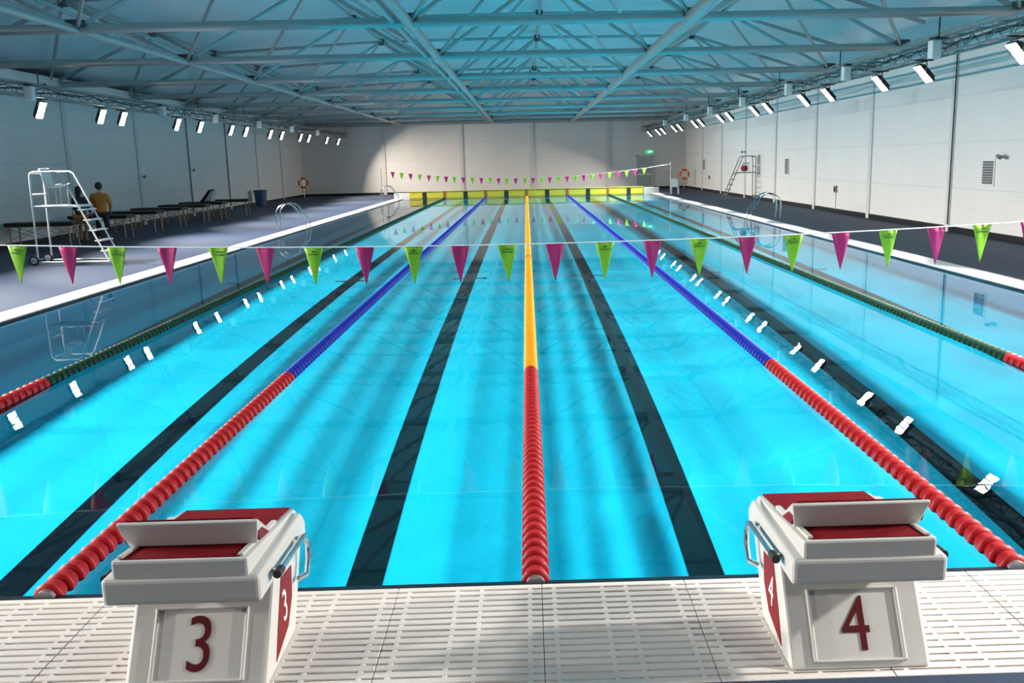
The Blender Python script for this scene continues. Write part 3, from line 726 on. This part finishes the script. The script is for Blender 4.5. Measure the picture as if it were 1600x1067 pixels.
# ------------------------------------------------------------------ people
def skin_body(name, joints, edges, m, parent, sub=2, root=0):
    me = bpy.data.meshes.new(name); me.from_pydata([j[0] for j in joints], edges, []); me.materials.append(m)
    o = bpy.data.objects.new(name, me); COL.objects.link(o); o.parent = parent
    sk = o.modifiers.new('skin', 'SKIN'); sk.use_smooth_shade = True
    if not me.skin_vertices: 
        bpy.context.view_layer.objects.active = o
    for i, j in enumerate(joints):
        r = j[1]; r = r if isinstance(r, tuple) else (r, r)
        me.skin_vertices[0].data[i].radius = r; me.skin_vertices[0].data[i].use_root = (i == root)
    s = o.modifiers.new('sub', 'SUBSURF'); s.levels = sub; s.render_levels = sub
    return o
def head(parent, c, faceing, skin, hair_long=False):
    """head with face looking along the unit vector faceing (xy)"""
    f = Vector((faceing[0], faceing[1], 0)).normalized(); s = Vector((-f.y, f.x, 0)); c = Vector(c)
    h = MB(); h.sphere(c, .098, 16, 12, (.92, .92, 1.20)); h.sphere(c+f*.035+Vector((0,0,-.06)), .065, 12, 8, (1, 1, .95))
    h.sphere(c+f*.098+Vector((0,0,-.015)), .016, 8, 6, (1, 1, 1.4))
    for k in (-1, 1):
        h.sphere(c+s*k*.092+Vector((0,0,-.01)), .022, 8, 6, (.6, .6, 1.3))
    h.mi = 1
    for k in (-1, 1): h.sphere(c+f*.086+s*k*.033+Vector((0,0,.012)), .011, 8, 6)
    h.sphere(c+f*.090+Vector((0,0,-.062)), .018, 8, 6, (1, 1, .35))
    h.build('head', [skin, M_hair], parent, smooth=True)
    h = MB(); h.sphere(c-f*.018+Vector((0,0,.028)), .108, 16, 12, (.96, .96, 1.08))
    if hair_long: h.sphere(c-f*.055+Vector((0,0,-.09)), .095, 14, 10, (.95, .7, 1.6)); h.sphere(c-f*.07+Vector((0,0,-.20)), .07, 12, 8, (1, .6, 1.5))
    h.build('hair', M_hair, parent, smooth=True)
def hand(parent, wrist, d, skin):
    d = Vector(d).normalized(); wv = Vector(wrist); side = d.cross(Vector((0, .3, 1))).normalized()
    J = [(tuple(wv), .026), (tuple(wv+d*.06), (.04, .018))]; E = [(0, 1)]
    for k, ln in enumerate((.07, .085, .08, .06)):
        b = wv+d*.09+side*(k-1.5)*.019; J.append((tuple(b), .010)); J.append((tuple(b+d*ln*.5+Vector((0,0,-.006))), .009)); J.append((tuple(b+d*ln+Vector((0,0,-.02))), .008))
        n = len(J); E += [(1, n-3), (n-3, n-2), (n-2, n-1)]
    b = wv+d*.03+side*-.045; J.append((tuple(b), .012)); J.append((tuple(b+d*.045+side*-.01), .010)); n = len(J); E += [(0, n-2), (n-2, n-1)]
    return J, E
def person_standing(loc, rz, label, skin=M_skin, woman=False):
    t = empty('person', loc, label, 'person', None, rz)
    # local: facing -x... body built facing +y, perched against the table
    J = [((0, 0, .90), (.15, .10)), ((0, .01, 1.10), (.13, .09)), ((0, .0, 1.30), (.16, .10)), ((0, -.01, 1.43), (.07, .06)), ((0, 0, 1.50), .05),
         ((.10, .01, .84), .09), ((.12, .05, .48), .062), ((.13, -.02, .10), .04), ((.13, .10, .04), (.035, .03)),
         ((-.10, .01, .84), .09), ((-.13, .07, .48), .062), ((-.15, .02, .10), .04), ((-.15, .14, .04), (.035, .03)),
         ((.19, -.01, 1.39), .055), ((.25, .03, 1.12), .042), ((.22, .16, .93), .032), ((.20, .22, .89), .026),
         ((-.19, -.01, 1.39), .055), ((-.25, .03, 1.12), .042), ((-.22, .16, .93), .032), ((-.20, .22, .89), .026)]
    E = [(0,1),(1,2),(2,3),(3,4),(0,5),(5,6),(6,7),(7,8),(0,9),(9,10),(10,11),(11,12),(2,13),(13,14),(14,15),(15,16),(2,17),(17,18),(18,19),(19,20)]
    for w_ in (16, 20):
        h, e = hand(t, J[w_][0], (-.1 if w_ == 16 else .1, .8, -.3), skin); base = len(J)-1
        # graft the palm onto the wrist joint
        idx = [w_] + [base+i for i in range(1, len(h))]
        J += h[1:]; E += [(idx[a], idx[b_]) for a, b_ in e]
    skin_body('body', J, E, skin, t, 2)
    head(t, (0, .02, 1.63), (.1, 1), skin, woman)
    JJ = [((0, 0, .82), (.20, .15)), ((0, .0, .98), (.185, .14)), ((0, .0, 1.12), (.175, .135)), ((0, -.01, 1.32), (.20, .135)), ((0, -.01, 1.44), (.10, .085)),
          ((.20, -.01, 1.38), .080), ((.265, .03, 1.12), .066), ((.235, .15, .95), .050), ((-.20, -.01, 1.38), .080), ((-.265, .03, 1.12), .066), ((-.235, .15, .95), .050)]
    skin_body('top' if woman else 'jacket', JJ, [(0,1),(1,2),(2,3),(3,4),(3,5),(5,6),(6,7),(3,8),(8,9),(9,10)], M_grey_top if woman else M_jacket, t, 2)
    JT = [((0, 0, .90), (.17, .12)), ((.10, .01, .80), .105), ((.12, .05, .48), .080), ((.13, -.01, .12), .065), ((-.10, .01, .80), .105), ((-.13, .07, .48), .080), ((-.15, .03, .12), .065)]
    if woman: skin_body('shorts', [((0, 0, .90), (.19, .14)), ((.10, .01, .80), .125), ((.12, .04, .56), .095), ((-.10, .01, .80), .125), ((-.13, .05, .56), .095)], [(0,1),(1,2),(0,3),(3,4)], M_jacket, t, 2)
    else: skin_body('trousers', JT, [(0,1),(1,2),(2,3),(0,4),(4,5),(5,6)], M_trous, t, 2)
    for x, y in ((.13, .05), (-.15, .09)):
        b = MB(); b.sphere((x, y, .045), .05, 12, 8, (.9, 2.6, .85)); b.build('shoe', M_rubber, t, smooth=True)
    return t
person_standing((-12.85, 23.9, DZ), R_(10), 'person in an orange jacket and dark trousers seen from behind by the tables')
o = person_standing((-13.35, 23.65, DZ), R_(-15), 'person with long black hair, charcoal top and orange shorts standing by the tables', M_face, True); o.scale = (.94, .94, .94)

# ------------------------------------------------------------------ things around the walls
# blue bin
t = empty('waste_bin', (xl_line(47.6)+.55, 47.6, DZ), 'blue plastic waste bin against the left wall', 'bin')
b = MB(); b.lathe([(.001, 0), (.24, 0), (.29, .62), (.27, .62), (.22, .03), (.001, .03)], 'z', (0, 0, 0), 20); b.build('tub', M_bin, t, smooth=True)
b = MB(); b.lathe([(.275, .60), (.315, .60), (.315, .66), (.275, .66)], 'z', (0, 0, 0), 20); b.build('rim', M_bin, t, smooth=True); t.scale = (1.2, 1.2, 1.3)
# life rings on stands
def ring_stand(x, y, s, label):
    t = empty('life_ring_stand', (x, y, DZ), label, 'life ring stand')
    b = MB(); b.tube((0, 0, 0), (0, 0, 1.35), .03, 8); b.build('post', M_chrome, t)
    b = MB(); b.lathe([(.001, 0), (.2, 0), (.2, .03), (.001, .03)], 'z', (0, 0, 0), 16); b.build('base_plate', M_cable, t)
    n = 28; b = MB(); b.path([(.29*math.cos(2*PI*k/n), -.09, 1.02+.29*math.sin(2*PI*k/n)) for k in range(n)], .075, 10, True); r = b.build('ring', M_orange, t, smooth=True)
    for a in range(4):
        th = PI/4+a*PI/2; b = MB(); c0 = Vector((.29*math.cos(th), -.09, 1.02+.29*math.sin(th))); d = Vector((-math.sin(th), 0, math.cos(th)))*.045
        b.tube(c0-d, c0+d, .079, 12); b.build('band', M_white, r)
    b = MB(); b.path([(.05+.12*math.cos(k*.7), -.17-.004*k, .62+.14*math.sin(k*.7)-.006*k) for k in range(28)], .014, 5); b.build('throw_line', mat('yellow_rope', (.6, .35, .05), .7), t)
ring_stand(xl_line(57.5)+.9, 57.5, 1, 'orange life ring with rope on a stand in the far left corner')
ring_stand(10.55, 58.0, -1, 'orange life ring with rope on a stand in the far right corner')
# white starter chair near the right far edge
t = empty('plastic_chair', (8.75, 50.6, DZ), 'small white chair on the far right pool edge', 'chair')
b = MB(); b.box((-.24, -.22, .40), (.24, .22, .44)); b.build('seat', M_white, t, bevel=.015)
b = MB(); b.box((-.24, .19, .44), (.24, .24, .88)); b.build('backrest', M_white, t, bevel=.02)
for xx in (-.2, .2):
    for yy in (-.18, .18):
        b = MB(); b.tube((xx, yy, .41), (xx*1.1, yy*1.15, 0), .02, 8); b.build('leg', M_white, t)
# louvre vents on the right wall
def vent(y, z, wd, ht, label):
    t = empty('wall_vent', (XR, y, z), label, 'wall vent', 'vents on the right wall')
    b = MB(); b.box((-.03, -wd/2, 0), (0, wd/2, ht)); b.build('frame', M_whitepaint, t, bevel=.006)
    b = MB(); n = 9
    for k in range(n): b.obox((-.035, 0, .05+(ht-.1)*(k+.5)/n), (.02, wd-.1, (ht-.1)/n*.8), Matrix.Rotation(R_(-18), 3, 'Y'))
    b.build('louvre', M_louvre, t)
vent(18.2, 1.30, .60, .66, 'grey louvred vent on the right wall nearest the camera')
vent(35.9, 1.30, .60, .75, 'grey louvred vent on the right wall, middle of three')
vent(54.8, 1.34, .60, .72, 'grey louvred vent on the right wall, farthest of three')
def wallbox(x, y, z, size, label, conduit=0, m=M_grey, name='socket_box', cat='socket box'):
    t = empty(name, (x, y, z), label, cat); s = -1 if x > 0 else 1
    b = MB(); b.box((min(0, s*.07), -size/2, -size/2), (max(0, s*.07), size/2, size/2)); b.build('case', m, t, bevel=.01)
    b = MB(); b.box((min(s*.07, s*.085), -size*.3, -size*.3), (max(s*.07, s*.085), size*.3, size*.3)); b.build('cover', M_cable, t)
    if conduit:
        b = MB(); b.tube((s*.02, 0, -size/2), (s*.02, 0, DZ+.1-z), .016, 6); b.build('conduit', M_colm, t)
wallbox(XR, 29.4, .90, .24, 'small grey socket box with conduit low on the right wall', 1)
wallbox(XR, 53.0, .92, .22, 'small grey socket box low on the right wall near the far corner', 0)
def camera_dome(x, y, z, label, s):
    t = empty('security_camera', (x, y, z), label, 'security camera')
    b = MB(); b.box((min(0, s*.05), -.05, -.05), (max(0, s*.05), .05, .05)); b.tube((s*.05, 0, 0), (s*.14, -.04, 0), .02, 8); b.build('bracket', M_whitepaint, t)
    b = MB(); b.tube((s*.14, .06, 0), (s*.20, -.18, -.03), .05, 10); b.build('body', M_grey, t, smooth=True)
camera_dome(XR, 17.5, 2.02, 'small camera on the right wall beside the nearest vent', -1)
camera_dome(XR-.05, 43.65, 2.38, 'dark camera on the right wall above the lifeguard chair', -1)
camera_dome(xl_line(37.8)+.05, 37.8, 2.1, 'dark camera on a left wall column above the tables', 1)
camera_dome(xl_line(31.95)+.05, 31.95, 1.9, 'dark camera on a left wall column behind the middle tables', 1)

# far door with exit sign
t = bpy.data.objects.new('door_1', None); COL.objects.link(t); t.location = (8.35, YF, DZ); t['kind'] = 'structure'
b = MB(); b.box((-.62, -.06, 0), (-.52, 0, 2.35)); b.box((.52, -.06, 0), (.62, 0, 2.35)); b.box((-.62, -.06, 2.27), (.62, 0, 2.37)); b.build('door_frame', M_colm, t)
b = MB(); b.box((-.51, -.045, .02), (-.01, -.005, 2.26)); b.box((.01, -.045, .02), (.51, -.005, 2.26)); lf = b.build('door_leaf', M_doorp, t)
b = MB(); b.box((-.46, -.075, .98), (-.06, -.05, 1.03)); b.box((.06, -.075, .98), (.46, -.05, 1.03)); b.build('push_bar', M_chrome, lf)
t = empty('exit_sign', (8.7, YF-.02, 2.50), 'green lit exit sign above the door in the far right corner', 'exit sign')
b = MB(); b.box((-.26, -.06, 0), (.26, 0, .2)); b.build('case', M_exit, t, bevel=.01)
b = MB(); b.box((-.05, -.066, .03), (0, -.06, .17)); b.sphere((.02, -.063, .15), .018, 8, 6); b.prism([(.04, .10), (.13, .10), (.13, .07), (.19, .115), (.13, .16), (.13, .13), (.04, .13)], -.066, -.06, 'y'); b.build('symbol', M_exitw, t)
